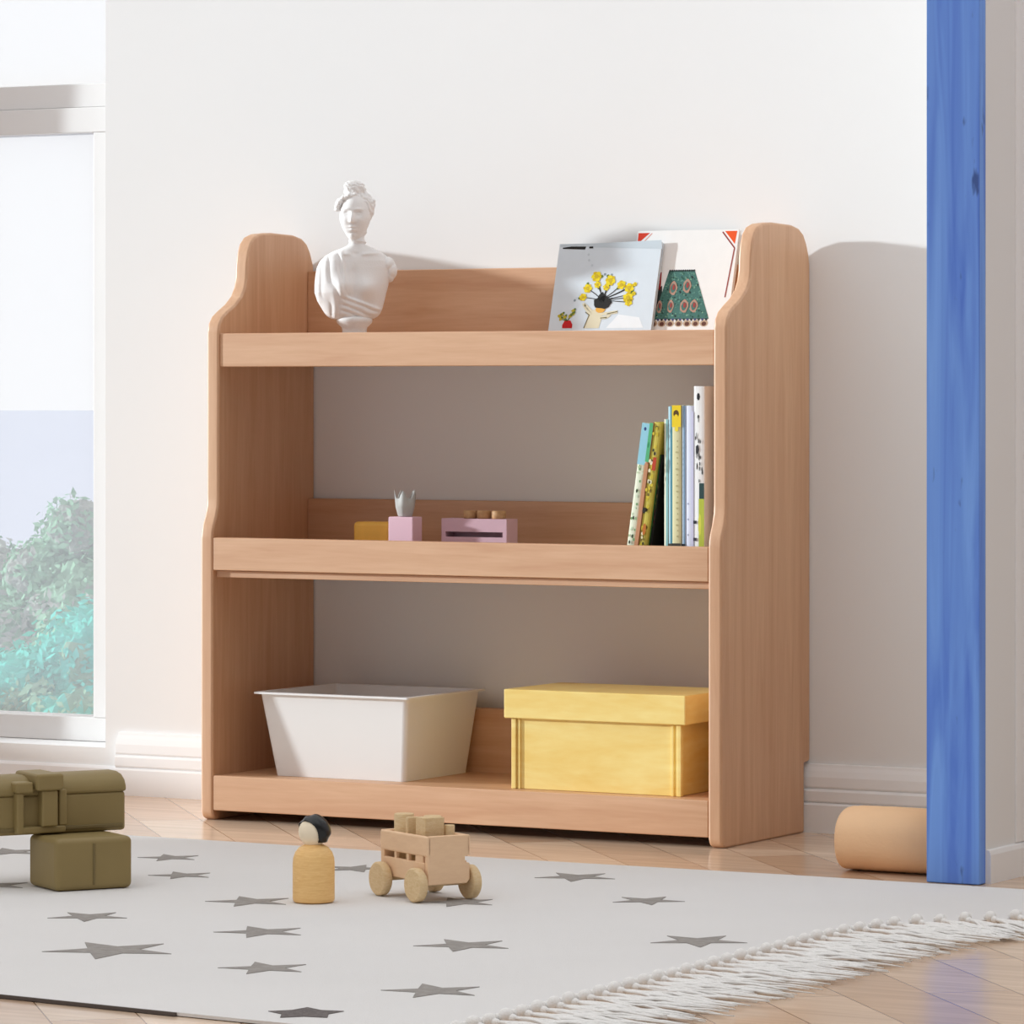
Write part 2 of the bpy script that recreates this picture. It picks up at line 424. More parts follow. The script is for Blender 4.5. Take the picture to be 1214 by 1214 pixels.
# hair: waved cap, rolled band round the face and a pinned-up top bun
def waved(c, rad, amp, fr, seed, sub=5):
    bm = bmesh.new(); bmesh.ops.create_icosphere(bm, subdivisions=sub, radius=1); out = []
    for v in bm.verts:
        w_ = 1+amp*math.sin(fr*(v.co.x*.8+v.co.z*1.1+.5*noise.noise(v.co*2+Vector((seed,0,0)))))+amp*.8*noise.noise(v.co*4+Vector((0,seed,0)))
        out.append(Vector((v.co.x*rad[0]*w_, v.co.y*rad[1]*w_, v.co.z*rad[2]*w_))+Vector(c))
    b.add(out, [[v.index for v in f.verts] for f in bm.faces], P, True); bm.free()
waved((xx(398),.0045,zz(285)), (.0232,.0225,.0255), .035, 16, 1)
waved((xx(378),-.001,zz(160)), (.0148,.0130,.0125), .07, 11, 2)
waved((xx(345),-.003,zz(135)), (.0085,.0095,.0075), .08, 9, 5, 4)
for i in range(19):
    a = i/18; ang = PI*(1.03-1.08*a)
    x = 376+124*math.cos(ang); y = 300-96*max(0, math.sin(ang))**.9-(8 if i % 2 else 0)
    el(x, y, -.0135+.012*abs(a-.42)*2, 19+3*math.sin(i*1.7), .0058, 17, 40*math.sin(i*2.1))
for x, y, k in ((245,290,15),(252,258,17),(262,235,14),(236,300,9),(500,300,18),(508,265,20),(492,335,15),(512,240,15)): el(x, y, .001, k, .006, k*1.25)
el(486,350,.003,9,.004,22)
# neck
b.tube([(xx(392),.003,zz(400)),(xx(398),.002,zz(470)),(xx(396),.001,zz(530)),(xx(388),.001,zz(580)),(xx(380),.004,zz(630)),(xx(378),.006,zz(680))],[.0138,.0128,.0128,.0146,.0165,.0150],P,32)
# torso: lofted sections with bust, collar bones and drapery folds raised from the surface
tab = [(548,345,440,.0125),(575,290,505,.0150),(600,225,560,.0172),(630,170,602,.0196),(670,128,632,.0218),(720,104,640,.0236),(780,94,632,.0250),(840,88,620,.0262),
       (900,88,604,.0262),(960,108,590,.0252),(1010,138,577,.0240),(1050,162,560,.0225),(1072,182,540,.0205),(1086,206,512,.0180),(1092,240,470,.0120)]
def look(y):
    for (a0,l0,r0,d0),(a1,l1,r1,d1) in zip(tab, tab[1:]):
        if y <= a1: k = (y-a0)/(a1-a0); return l0+(l1-l0)*k, r0+(r1-r0)*k, d0+(d1-d0)*k
    return tab[-1][1:]
NA, NZ = 240, 150; vs = []; fs = []
for k in range(NZ+1):
    y = 548+(1092-548)*k/NZ; l, r_, dp = look(y); c_ = (l+r_)/2; hw = (r_-l)/2
    for i in range(NA):
        a = 2*PI*i/NA; ca, sa = math.cos(a), math.sin(a)
        px = c_+hw*math.copysign(abs(ca)**.85, ca); py = .003+dp*math.copysign(abs(sa)**.9, sa)
        front = max(0, -sa)**.6; dsp = 0
        dsp += .0085*G((px-468)/72)*G((y-868)/72)+.0080*G((px-285)/74)*G((y-858)/74)
        dsp -= .0022*G((px-378)/26)*sstep(680,760,y)*sstep(980,900,y)
        dsp += .0022*G((y-(628-.10*abs(px-385)))/13)*sstep(30,60,abs(px-385))*sstep(230,150,abs(px-385))
        dsp -= .0016*G((px-385)/22)*G((y-622)/16)
        edge_l = 292+(y-600)*.10
        m1 = sstep(edge_l+14, edge_l-10, px)*sstep(590,640,y)
        cc = (px-100-(y-640)*.24)/(1+(y-640)/1500)
        m2 = sstep(-8, 16, y-(915+.36*(px-300)))*sstep(250,330,px)
        ms = max(m1, m2)
        fold1 = abs(math.sin(cc/23+1.1*noise.noise(Vector((px*.012,y*.004,1)))*1.6))
        fold2 = abs(math.sin((y-.40*(px-300)+12*noise.noise(Vector((px*.01,y*.01,4))))/15))
        dsp += ms*.0018+m1*(1-m2)*.0034*(fold1-.35)+m2*.0026*(fold2-.3)
        if m1 > 0 and sa > -.3: front = max(front, .35)
        vs.append((xx(px), py-dsp*front, zz(y)))
for k in range(NZ):
    for i in range(NA): j_ = (i+1) % NA; fs.append((k*NA+i, k*NA+j_, (k+1)*NA+j_, (k+1)*NA+i))
fs.append(tuple(range(NA))); fs.append(tuple(range(NZ*NA, (NZ+1)*NA))[::-1])
b.add(vs, fs, P, True)
for x_, y_, a_, b__, c_, t_ in ((560,668,60,.0150,48,25),(612,700,54,.0148,62,10),(638,738,46,.0132,66,0),(628,772,34,.0110,52,-8)):
    el(x_, y_, .003, a_, b__, c_, t_)
remeshed(b, 'bust', bust, .0006, 'plaster', 1)
b = MB()
b.lathe([(.034,0),(.034,.006),(.031,.010),(.024,.014),(.0185,.022),(.0165,.030),(.0175,.035),(.0235,.041),(.0245,.044),(.0245,.0475),(.021,.0495)], P, 40, (0,0,0))
b.build('socle', bust)

# ---------------------------------------------------------------- picture books on the top shelf
def flatpoly(b, pts, lvl, m):
    """pts in cover coords (x right, z up) on the front face, lvl = layer"""
    if m not in b.mats and not isinstance(m, str): pass
    y = -.0004-.00012*lvl
    area = sum(pts[i][0]*pts[(i+1) % len(pts)][1]-pts[(i+1) % len(pts)][0]*pts[i][1] for i in range(len(pts)))
    if area < 0: pts = pts[::-1]
    b.add([(p[0], y, p[1]) for p in pts], [tuple(range(len(pts)))], m)
def disc(b, x, z, r, lvl, m, n=9, rz=None, wob=0):
    flatpoly(b, [(x+r*(1+wob*math.sin(i*2.7+x*900))*math.cos(2*PI*i/n), z+(rz or r)*(1+wob*math.cos(i*1.9))*math.sin(2*PI*i/n)) for i in range(n)], lvl, m)
def stroke(b, pts, w_, lvl, m):
    for (x0,z0),(x1,z1) in zip(pts, pts[1:]):
        d = Vector((x1-x0, z1-z0)); 
        if d.length < 1e-6: continue
        n_ = Vector((-d.y, d.x)).normalized()*w_/2
        flatpoly(b, [(x0-n_.x,z0-n_.y),(x1-n_.x,z1-n_.y),(x1+n_.x,z1+n_.y),(x0+n_.x,z0+n_.y)], lvl, m)
def picture_book(name, label, x, y, z, w_, h, t, tilt, yaw, cover, draw):
    o = thing(name, label, 'book', (x, y, z+t*math.sin(tilt)), 0)
    o.rotation_euler = (-tilt, 0, yaw)
    b = MB(); b.fixn = False
    b.box(0, w_, -.0004, .0012, 0, h, cover); b.box(0, w_, t-.0012, t, 0, h, cover); b.box(0, .0012, .0012, t-.0012, 0, h, cover)
    draw(b)
    b.build('cover', o)
    box('pages', o, .0012, w_-.002, .0012, t-.0012, .002, h-.002, 'paper')
    return o
def draw_flowers(b):
    # cover coords: width .156, height .150 ; the rail hides the lowest 3 cm
    def q(x, y):   # zoomed picture coordinates -> cover coords
        k = (1065-y)/830
        xl = 80+105*k; xr = 1075+90*k
        return ((x-xl)/(xr-xl)*.156, .031+k*.120)
    green = flat((96,120,50)); yel = flat((236,214,30)); yel2 = flat((216,186,20)); blk = flat((30,28,26)); cream = flat((222,214,186))
    red = flat((196,28,30)); orange = flat((232,172,70)); grey = flat((138,150,158)); pal = flat((196,208,216)); sky = flat((236,240,243))
    flatpoly(b, [q(x,y) for x,y in ((195,245),(1160,215),(1165,300),(190,262))], 1, pal)
    flatpoly(b, [q(x,y) for x,y in ((640,1062),(1000,1062),(960,960),(760,930))], 1, sky)
    flatpoly(b, [q(x,y) for x,y in ((215,284),(430,294),(440,265),(300,262),(215,272))], 2, blk)
    flatpoly(b, [q(x,y) for x,y in ((470,284),(510,284),(508,264),(472,266))], 2, blk)
    for x,y in ((465,345),(470,400),(500,450),(335,790),(625,540),(690,545)): disc(b, *q(x,y), .0018, 2, pal if y < 470 else grey)
    # sleeve and hand
    flatpoly(b, [q(x,y) for x,y in ((425,1062),(470,930),(520,880),(600,905),(600,960),(570,1062))], 2, cream)
    for pts in (((490,930),(445,870),(420,820)),((500,900),(460,860),(430,830)),((560,930),(660,920),(750,905)),((600,960),(640,960),(680,930))):
        stroke(b, [q(x,y) for x,y in pts], .0042, 3, cream)
    for pts in (((425,1062),(478,930)),((440,905),(478,935)),((585,965),(650,960)),((650,925),(750,903))):
        stroke(b, [q(x,y) for x,y in pts], .0012, 4, flat((110,100,66)))
    disc(b, *q(585,880), .0075, 4, orange, 10, .005)
    disc(b, *q(605,815), .0135, 5, blk, 16, .0088, .12)
    disc(b, *q(600,765), .0060, 5, blk, 12, .0068, .2)
    heads = [(545,560,15),(460,675,13),(415,760,11),(555,640,10),(640,665,10),(680,600,15),(785,645,13),(860,675,14),(850,770,15),(855,815,11),(915,640,6),(905,730,6)]
    for x,y,r in heads:
        stroke(b, [q(600,790), q((600+x)/2+8,(790+y)/2), q(x,y)], .0011, 3, blk)
    for i,(x,y,r) in enumerate(heads):
        c = q(x,y); rr = r/15*.0072
        for k in range(6):
            a = k*PI/3+i
            disc(b, c[0]+rr*.62*math.cos(a), c[1]+rr*.62*math.sin(a), rr*.5, 4+k % 2, yel if k % 2 else yel2, 7, None, .2)
        disc(b, c[0], c[1], rr*.45, 6, flat((206,178,40)), 7)
        disc(b, c[0]+rr*1.1*math.cos(i*1.7), c[1]+rr*1.1*math.sin(i*1.7), rr*.34, 3, green, 5)
    # red pot of small yellow flowers
    flatpoly(b, [q(x,y) for x,y in ((215,1060),(310,1060),(315,1025),(295,985),(240,985),(215,1030))], 3, red)
    for x,y in ((190,940),(215,925),(240,950),(200,970),(305,930),(325,890),(290,945),(320,920)):
        stroke(b, [q(265,990), q(x,y)], .001, 3, green); disc(b, *q(x,y), .0030, 4, flat((188,172,50)), 6, None, .3)
        disc(b, q(x,y)[0]+.002, q(x,y)[1]+.002, .0018, 5, green, 5)
picture_book('picture_book', 'pale blue picture book with yellow flowers, leaning on the top shelf', .4285, .1935, .6345, .156, .151, .006, R(15.6), 0,
             flat((214,224,232)), draw_flowers)
def draw_lamp(b):
    red = flat((206,52,24)); orange = flat((232,84,20)); teal = flat((66,112,104)); teal2 = flat((92,140,128)); dark = flat((34,46,46)); tan = flat((176,140,122)); wine = flat((150,62,58))
    def q(x, y):    # zoomed picture coords -> cover coords
        k = (1065-y)/960
        xl = -65+135*k; xr = 940+70*k
        return ((x-xl)/(xr-xl)*.150, .031+k*.134)
    flatpoly(b, [q(75,108), q(185,108), q(62,218)], 1, red)
    stroke(b, [q(205,112), q(105,218)], .0009, 2, flat((226,120,100)))
    flatpoly(b, [q(890,104), q(1004,104), q(985,235)], 1, orange)
    stroke(b, [q(868,112), q(985,275), q(915,765)], .0018, 2, wine)
    flatpoly(b, [q(262,520), q(296,505), q(285,680), q(245,700)], 1, flat((160,30,26)))
    flatpoly(b, [q(245,690), q(300,640), q(300,975), q(205,980)], 1, dark)
    sh = [q(x,y) for x,y in ((368,490),(615,490),(765,975),(215,975))]
    flatpoly(b, sh, 2, teal)
    rnd = random.Random(5)
    for i in range(260):
        y = rnd.uniform(505,960); k = (y-490)/485
        x = rnd.uniform(372-150*k, 612+148*k); x += 6
        disc(b, *q(x,y), rnd.uniform(.0008,.0016), 3+(i % 2), rnd.choice([teal2, dark, teal2, flat((120,164,140)), flat((48,96,80))]), 5)
    for i in range(12):
        disc(b, *q(378+i*21, 494), .0016, 4, dark, 6)
    for (x,y,rx,rz) in ((410,670,.0058,.0098),(545,650,.0060,.0098),(275,855,.0040,.0088),(385,850,.0048,.0090),(520,850,.0064,.0092),(615,850,.0060,.0090)):
        disc(b, *q(x,y), rx, 5, tan, 12, rz, .1); disc(b, *q(x,y), rx*.62, 6, teal, 10, rz*.66, .1); disc(b, *q(x+5,y-10), rx*.36, 7, wine, 7, rz*.5, .2)
    for i in range(15):
        k = i/14; x = 225+k*515
        flatpoly(b, [q(x-18,972), q(x+18,972), q(x,1000)], 3, flat((66,70,110)) if i % 2 else dark)
    for i in range(7):
        x = 215+i*84; disc(b, *q(x,1020), .0060, 2, flat((190,165,140)), 10, .0048); disc(b, *q(x,1025), .0036, 3, flat((100,60,48)), 8, .0030)
picture_book('picture_book', 'white picture book with green patterned lampshade and red corners on the top shelf', .542, .2015, .6345, .1515, .1675, .006, R(15.6), 0,
             flat((236,235,233)), draw_lamp)

# ---------------------------------------------------------------- books on the middle shelf
def spine_book(label, x, y, t, h, d, lean, cover, paint=None, z=.3458, side_col=None):
    o = thing('book', label, 'book', (x, y, z+t*math.sin(lean)), 0); o.rotation_euler = (0, lean, 0)
    b = MB(); b.fixn = False; cv = flat(cover); sc = flat(side_col) if side_col else cv
    ct = min(.0012, t*.2)
    # rounded spine
    n = 6; vs = []; fs = []
    for k in range(n+1):
        a = PI*k/n; vs.append((t/2-math.cos(a)*t/2, -math.sin(a)*.0015, 0)); vs.append((t/2-math.cos(a)*t/2, -math.sin(a)*.0015, h))
    for k in range(n): fs.append((2*k, 2*k+2, 2*k+3, 2*k+1))
    fs.append(tuple(2*k for k in range(n+1))[::-1]); fs.append(tuple(2*k+1 for k in range(n+1)))
    b.add(vs, fs, cv)
    b.box(0, ct, 0, d, 0, h, sc); b.box(t-ct, t, 0, d, 0, h, sc); b.box(ct, t-ct, 0, .0015, 0, h, cv)
    if paint:
        lv = [0]
        def patch(u0, u1, z0, z1, col, r=0):
            lv[0] += 1; y_ = -.0016-.00003*lv[0]
            m_ = flat(col)
            if r:
                cx_, cz_ = (u0+u1)/2*t, (z0+z1)/2; rx_, rz_ = (u1-u0)/2*t, (z1-z0)/2
                b.add([(cx_+rx_*math.cos(2*PI*i/r), y_, cz_+rz_*math.sin(2*PI*i/r)) for i in range(r)], [tuple(range(r))], m_)
            else: b.add([(u0*t,y_,z0),(u1*t,y_,z0),(u1*t,y_,z1),(u0*t,y_,z1)], [(0,1,2,3)], m_)
        paint(patch, random.Random(int(x*1e4)))
    b.build('cover', o)
    box('pages', o, ct, t-ct, .0018, d-.003, .0025, h-.0025, 'paper')
    return o
LN = R(8.2)
def p1(p, r):
    p(0,1,.142,.196,(150,205,222)); p(.3,.62,.186,.191,(50,70,120),8)
    for i in range(26): u = r.uniform(.05,.75); z = r.uniform(.03,.14); s_ = r.uniform(.12,.28); p(u,u+s_,z,z+s_*.016,r.choice([(150,190,140),(190,214,170),(120,160,110),(206,224,196)]),6)
    for u,z in ((.3,.105),(.45,.046),(.2,.038),(.3,.07)): p(u,u+.25,z,z+.005,(60,70,50),6)
spine_book('leftmost leaning book with a pale flowered spine and light blue top', .6332, .031, .0118, .196, .12, LN, (226,230,206), p1)
def p2(p, r): p(0,1,.146,.197,(86,176,120)); p(0,1,.0,.144,(196,140,104)); p(.1,.6,.164,.172,(50,140,90),6)
spine_book('thin leaning book, green above and tan below, second from the left', .6452, .029, .0052, .197, .12, LN, (196,140,104), p2)
def p3(p, r):
    for i in range(60):
        u = r.uniform(0,.65); z = r.uniform(.004,.19); s_ = r.uniform(.2,.36)
        p(u,u+s_,z,z+s_*.017,r.choice([(240,232,200),(196,176,52),(120,100,40),(60,56,30),(236,226,190),(214,190,60)]),7)
    p(.55,1,.135,.152,(186,64,36)); p(.35,.8,.05,.066,(190,110,40),8); p(0,.5,.078,.086,(40,34,26),7); p(0,.4,.006,.014,(50,34,24),7)
spine_book('leaning book with a busy yellow and cream patterned spine', .6507, .030, .0112, .197, .12, LN, (206,190,84), p3)
def p4(p, r):
    p(0,.3,0,.155,(50,110,50))
    for i in range(16): u = r.uniform(.3,.8); z = r.uniform(.03,.12); p(u,u+.2,z,z+.006,r.choice([(60,84,30),(80,20,24),(30,30,24),(96,96,40)]),6)
spine_book('dark green and black book leaning in the shadow of the yellow one', .6624, .036, .0045, .155, .11, LN, (20,22,18), p4)
spine_book('slim cream book standing upright right of the leaning books', .6908, .034, .0058, .200, .12, 0, (232,230,206), lambda p, r: (p(.55,1,0,.2,(150,205,205)),))
spine_book('slim light blue book standing just left of the yellow spine', .6968, .034, .0062, .2165, .12, 0, (176,214,226),
           lambda p, r: (p(.65,1,.04,.2165,(70,140,160)), p(0,1,0,.036,(232,224,160)), p(0,1,.036,.040,(70,70,60))))
def p7(p, r):
    p(0,1,.19,.218,(240,208,40)); p(.15,.8,.202,.212,(90,64,20),10); p(.25,.7,.199,.2065,(240,208,40),8); p(.3,.75,.184,.191,(240,214,60),8)
    p(0,1,.0,.036,(236,184,52)); p(0,1,.037,.0405,(60,56,50)); p(.08,.92,.033,.037,(250,210,110))
    for i in range(18): z = .048+i*.0072; p(.5+.1*math.sin(i*2),.75,z,z+.003,(184,176,130),5)
spine_book('upright book with a bright yellow-topped cream spine and orange foot', .7033, .0325, .0128, .218, .12, 0, (218,212,168), p7)
spine_book('narrow grey-blue book right of the yellow-topped spine', .7164, .034, .0056, .2175, .12, 0, (196,214,232), lambda p, r: (p(.5,.85,0,.2175,(112,146,176)), p(0,1,.037,.040,(60,70,80))))
def p9(p, r):
    for i in range(4): p(.2,.45,.03+i*.02,.033+i*.02,(170,176,200),6)
    p(.1,.5,.0,.02,(222,218,200)); p(.75,1,.0,.21,(206,206,232))
spine_book('plain lavender white book between the grey-blue and tallest books', .7223, .034, .0110, .2175, .12, 0, (222,226,244), p9)
def p10(p, r):
    p(.3,.6,.224,.234,(36,36,40),7); p(.35,.55,.20,.206,(70,70,70),6)
    for i in range(16): u = r.uniform(.1,.8); z = r.uniform(.09,.2); p(u,u+.12,z,z+r.uniform(.004,.012),r.choice([(90,90,90),(60,60,60),(150,150,150)]),5)
    p(.2,.55,.155,.168,(50,50,54),5); p(.55,1,.098,.118,(40,66,66)); p(.5,1,.03,.098,(176,186,66)); p(.45,.75,.05,.08,(206,206,80),7); p(0,.3,.066,.07,(40,40,50)); p(0,.3,.044,.048,(60,60,70))
spine_book('tallest white book with black ink marks against the right side panel', .7336, .034, .0155, .2425, .125, 0, (236,235,234), p10)

# ---------------------------------------------------------------- little toys on the middle shelf
t = thing('pink_block', 'small square pink block under the grey cup on the middle shelf', 'toy', (.2550,.070,.3458))
box('block', t, 0, .0385, 0, .025, 0, .0675, 'pink', .0015)
t = thing('grey_cup', 'small light grey fluted cup with jagged rim on the pink block', 'cup', (.2745,.0825,.4136))
b = MB(); n = 30
outer = []; 
def ring(r, z, jag=0): return [(r*math.cos(2*PI*i/n)*(1+.05*math.cos(5*2*PI*i/n)), r*math.sin(2*PI*i/n)*(1+.05*math.cos(5*2*PI*i/n)), z+jag*max(0, math.cos(5*2*PI*i/n))) for i in range(n)]
rings = [ring(.0085,0), ring(.0095,.001), ring(.0125,.012), ring(.0145,.0245,.011), ring(.0135,.0245,.0105), ring(.0115,.012), ring(.008,.003)]
vs = [p for r_ in rings for p in r_]; fs = []
for k in range(len(rings)-1):
    for i in range(n): j = (i+1) % n; fs.append((k*n+i, k*n+j, (k+1)*n+j, (k+1)*n+i))
fs.append(tuple(range(n))[::-1]); fs.append(tuple(range((len(rings)-1)*n, len(rings)*n)))
b.add(vs, fs, 'grey', True); b.build('cup', t)
t = thing('yellow_block', 'small mustard yellow rounded block left of the pink block', 'toy', (.1695,.118,.3458))
box('block', t, 0, .058, 0, .034, 0, .0585, 'ywood', .006, 4)
t = thing('pegboard_toy', 'pink slotted peg bench toy with three round wooden pegs', 'toy', (.3205,.10,.3458))
b = MB(); BW_, BD_ = .100, .030
for (x0_,x1_,z0_,z1_) in ((0,BW_,.048,.0655),(0,BW_,0,.041),(0,.006,.041,.048),(BW_-.006,BW_,.041,.048)): b.box(x0_,x1_,0,.006,z0_,z1_,'pink_bench')
b.box(0,BW_,.006,BD_,.060,.0655,'pink_bench'); b.box(0,BW_,BD_-.006,BD_,0,.060,'pink_bench'); b.box(0,.006,.006,BD_-.006,0,.060,'pink_bench'); b.box(BW_-.006,BW_,.006,BD_-.006,0,.060,'pink_bench'); b.box(.006,BW_-.006,.006,BD_-.006,0,.004,'pink_bench')
b.build('bench', t)
for x in (.036,.057,.080):
    b = MB(); b.lathe([(.0085,0),(.0096,.001),(.0096,.0095),(.0086,.0108)], 'cork', 20, (x,.015,.0655)); b.build('peg', t)

# ---------------------------------------------------------------- bin and box on the bottom shelf
bz = .0607
t = thing('storage_bin', 'white tapered plastic storage bin on the bottom shelf', 'bin', (.19,.125,bz))
b = MB()
def frus(x0,x1,y0,y1,z): return [(x0,y0,z),(x1,y0,z),(x1,y1,z),(x0,y1,z)]
def rs(pts, r, n=4):
    (x0,y0,z),(x1,_,_),(_,y1,_),_ = pts; o = []
    for cx_,cy_,a0 in ((x0+r,y0+r,PI),(x1-r,y0+r,1.5*PI),(x1-r,y1-r,0),(x0+r,y1-r,.5*PI)):
        for k in range(n+1): a = a0+k*PI/2/n; o.append((cx_+r*math.cos(a), cy_+r*math.sin(a), z))
    return o
H_ = .1125
L0 = rs(frus(-.0965,.107,-.082,.085,0), .006); L1 = rs(frus(-.113,.119,-.097,.1,H_), .006)
K1 = rs(frus(-.111,.117,-.095,.098,H_), .006); K0 = rs(frus(-.0945,.105,-.080,.083,.003), .006)
n = len(L0); vs = L0+L1+K1+K0; fs = []
for k in range(3):
    for i in range(n): j = (i+1) % n; fs.append((k*n+i, k*n+j, (k+1)*n+j, (k+1)*n+i))
fs.append(tuple(range(n))[::-1]); fs.append(tuple(range(3*n, 4*n)))
b.add(vs, fs, 'white'); b.build('body', t, bevel=.0)
b = MB()
O0 = rs(frus(-.1195,.1255,-.1035,.1065,H_-.001), .004); O1 = rs(frus(-.1195,.1255,-.1035,.1065,H_+.0015), .004)
I1 = rs(frus(-.111,.117,-.095,.098,H_+.0015), .006); I0 = rs(frus(-.1112,.1172,-.0952,.0982,H_-.001), .006)
vs = O0+O1+I1+I0; fs = []
for k in range(4):
    for i in range(n): j = (i+1) % n; k2 = (k+1) % 4; fs.append((k*n+i, k*n+j, k2*n+j, k2*n+i))
b.add(vs, fs, 'white'); b.build('rim', t)
t = thing('wooden_box', 'yellow pine lidded box on the bottom shelf', 'box', (.592,.105,bz))
box('body', t, -.119, .120, -.0725, .068, 0, .112, 'ybox', .001)
for x0, x1 in ((-.1245,-.1175),(.1185,.1255)):
    box('corner_post', t, x0, x1, -.076, -.069, 0, .092, 'ybox', .001); box('corner_post', t, x0, x1, .064, .071, 0, .092, 'ybox', .001)
box('corner_strip', t, -.1155, -.112, -.0745, -.072, 0, .092, 'ybox', .0004); box('corner_strip', t, .1105, .114, -.0745, -.072, 0, .092, 'ybox', .0004)
b = MB(); b.box(-.1335,.1335,-.0800,.0750,.0925,.1305,'ybox'); b.build('lid', t, bevel=.0015)

# ---------------------------------------------------------------- rug
RZ = .004
KX = 1-RZ/.58
def up(x, y): return (3.28+(x-3.28)*KX, -4.991+(y+4.991)*KX)
rug = thing('rug', 'white cotton rug with scattered grey stars and a fringed right edge', 'rug')
front = [(-.9,-1.56),(.78,-1.541),(1.0,-1.562),(1.283,-1.585)]
edge = [(1.287,-1.53),(1.287,-1.3),(1.287,-1.08),(1.286,-.9),(1.286,-.74),(1.294,-.68),(1.309,-.621),(1.332,-.583),(1.358,-.55),(1.404,-.497),(1.44,-.44),(1.46,-.36),(1.462,-.232)]
rear = [(1.0,-.224),(.62,-.232),(.14,-.222),(-.9,-.226)]
front = [up(*p) for p in front]; edge = [up(*p) for p in edge]; rear = [up(*p) for p in rear]
outline = front+edge+rear
b = MB(); b.prism(outline, lambda a, c, d: (a, c, d), .0008, RZ, 'rug')
def star(cx, cy, r, rot, m='star', r2=.4, sx=1, z=RZ+.0007):
    pts = []
    for k in range(10):
        a = rot+k*PI/5; q = r if k % 2 == 0 else r*r2
        pts.append((cx+q*math.cos(a)*sx, cy+q*math.sin(a)))
    vs = [(x,y,z) for x,y in pts]+[(x,y,z-.0006) for x,y in pts]+[(cx,cy,z)]
    b.add(vs, [(20,i,(i+1)%10) for i in range(10)]+[(i,10+i,10+(i+1)%10,(i+1)%10) for i in range(10)], m)
vd = R(-60.75)
stars = [(.236,-.428,.044,178),(.360,-.588,.044,182),(.500,-.986,.050,270),(.688,-1.215,.078,262),(.578,-.776,.056,180),(.741,-1.008,.056,183),(.904,-1.257,.052,178),
         (.502,-.423,.046,0),(.790,-.667,.05,180),(.988,-1.001,.058,186),(1.137,-1.319,.056,176),(.782,-.373,.055,262),(.969,-.548,.047,275),(1.186,-.849,.058,270),
         (.225,-.785,.05,180),(.02,-.469,.05,180),(-.15,-.7,.05,200),(-.2,-1.1,.05,175),(.1,-1.2,.05,180),(.35,-1.4,.05,180),(-.3,-.4,.05,180),(-.5,-1.3,.05,270)]
for x, y, r, a in stars: star(*up(x, y), r*.92, R(a+29.25))
star(1.124,-1.5335,.037,R(119),'starline', .62)
b.build('weave', rug)
bd = MB()
for (x0,y0),(x1,y1) in zip(front[:3], front[1:3]): bd.add([(x0,y0-.003,.0006),(x1,y1-.003,.0006),(x1,y1-.003,.0038),(x0,y0-.003,.0038),(x0,y0,.0006),(x1,y1,.0006),(x1,y1,.0038),(x0,y0,.0038)],
    [(0,3,2,1),(4,5,6,7),(0,1,5,4),(1,2,6,5),(2,3,7,6),(3,0,4,7)], 'edge_strip')
bd.build('edge_strip', rug)  # thin dark strip along the front edge of the rug
# tassels: five patterns, copied along the edge
def tassel_mesh(seed):
    rnd = random.Random(seed); b = MB()
    k_ = rnd.uniform(.0064,.0078); b.ico((.003,0,k_+.0006), k_, 'tassel', 2, (1.05,rnd.uniform(.85,1.05),1)); b.ico((.011,0,.0052), .0042, 'tassel', 2, (1.5,.9,1))
    b.tube([(-.008,0,.006),(0,0,.007)], .003, 'tassel', 6)
    for i in range(13):
        L_ = rnd.uniform(.10,.165); sp = rnd.uniform(-.018,.018); r0 = rnd.uniform(.0012,.0022)
        z0 = rnd.uniform(.0022,.0075); pts = []
        w1, ph = rnd.uniform(0,.0045), rnd.uniform(0,6)
        for k in range(9):
            u = k/8
            pts.append((.014+L_*u, sp*min(1,u*2.2)+w1*math.sin(ph+u*7)*u, max(r0+.0004, .006*(1-u)+z0*u+.0035*math.sin(ph+u*9)*u*(1-u)*2)))
        b.tube(pts, [r0]*7+[r0*.8,r0*.4], 'tassel', 5)
    return b
protos = [tassel_mesh(40+i).build('tassel', rug) for i in range(6)]
# walk the edge
path = [up(1.287,-1.575)]+edge
pos = []; acc = 0; step = .0305
for (x0,y0),(x1,y1) in zip(path, path[1:]):
    d = math.hypot(x1-x0, y1-y0); s_ = acc
    while s_ < d:
        pos.append((x0+(x1-x0)*s_/d, y0+(y1-y0)*s_/d, math.atan2(-(x1-x0), (y1-y0)))); s_ += step
    acc = s_-d
pos = [p for p in pos if p[1] < -.24]
for i, (x, y, a) in enumerate(pos):
    o = protos[i] if i < 6 else protos[i % 6].copy()
    if i >= 6: C.objects.link(o); o.parent = rug
    o.location = (x+.002, y, 0.0004); o.rotation_euler = (0, 0, a*.55-R(9)+random.uniform(-.1,.1))
# ---------------------------------------------------------------- toys on the rug
RT = RZ+.0004
# peg doll
t = thing('peg_doll', 'wooden peg doll with black hair standing on the rug', 'toy', (.662,-.775,RT), R(14))
b = MB(); b.lathe([(.0205,0),(.0232,.0015),(.0238,.004),(.0238,.044),(.0232,.050),(.021,.0565),(.0165,.062),(.0105,.0652),(.004,.066)], 'pegwood', 40); b.build('body', t)
b = MB(); b.lathe([(.0085,0),(.0105,.003),(.0125,.0065),(.0132,.0085)], 'pegskin', 28, (-.001,0,.0635))
b.ico((-.001,0,.0795), .0163, 'pegskin', 3, (1,1,1.02)); b.build('head', t)
b = MB(); bm = bmesh.new(); bmesh.ops.create_icosphere(bm, subdivisions=6, radius=1)
cut = []
for v in bm.verts:
    c = v.co
    wob = 1+.03*math.sin(c.x*9+c.z*7)
    v.co = Vector((c.x*.0186, c.y*.0178, c.z*.0186))*wob
fd = Vector((-.45,-.85,-.30)).normalized()
dele = [f for f in bm.faces if (f.calc_center_median().normalized().dot(fd) > .50) or f.calc_center_median().z < -.0125]
bmesh.ops.delete(bm, geom=dele, context='FACES')
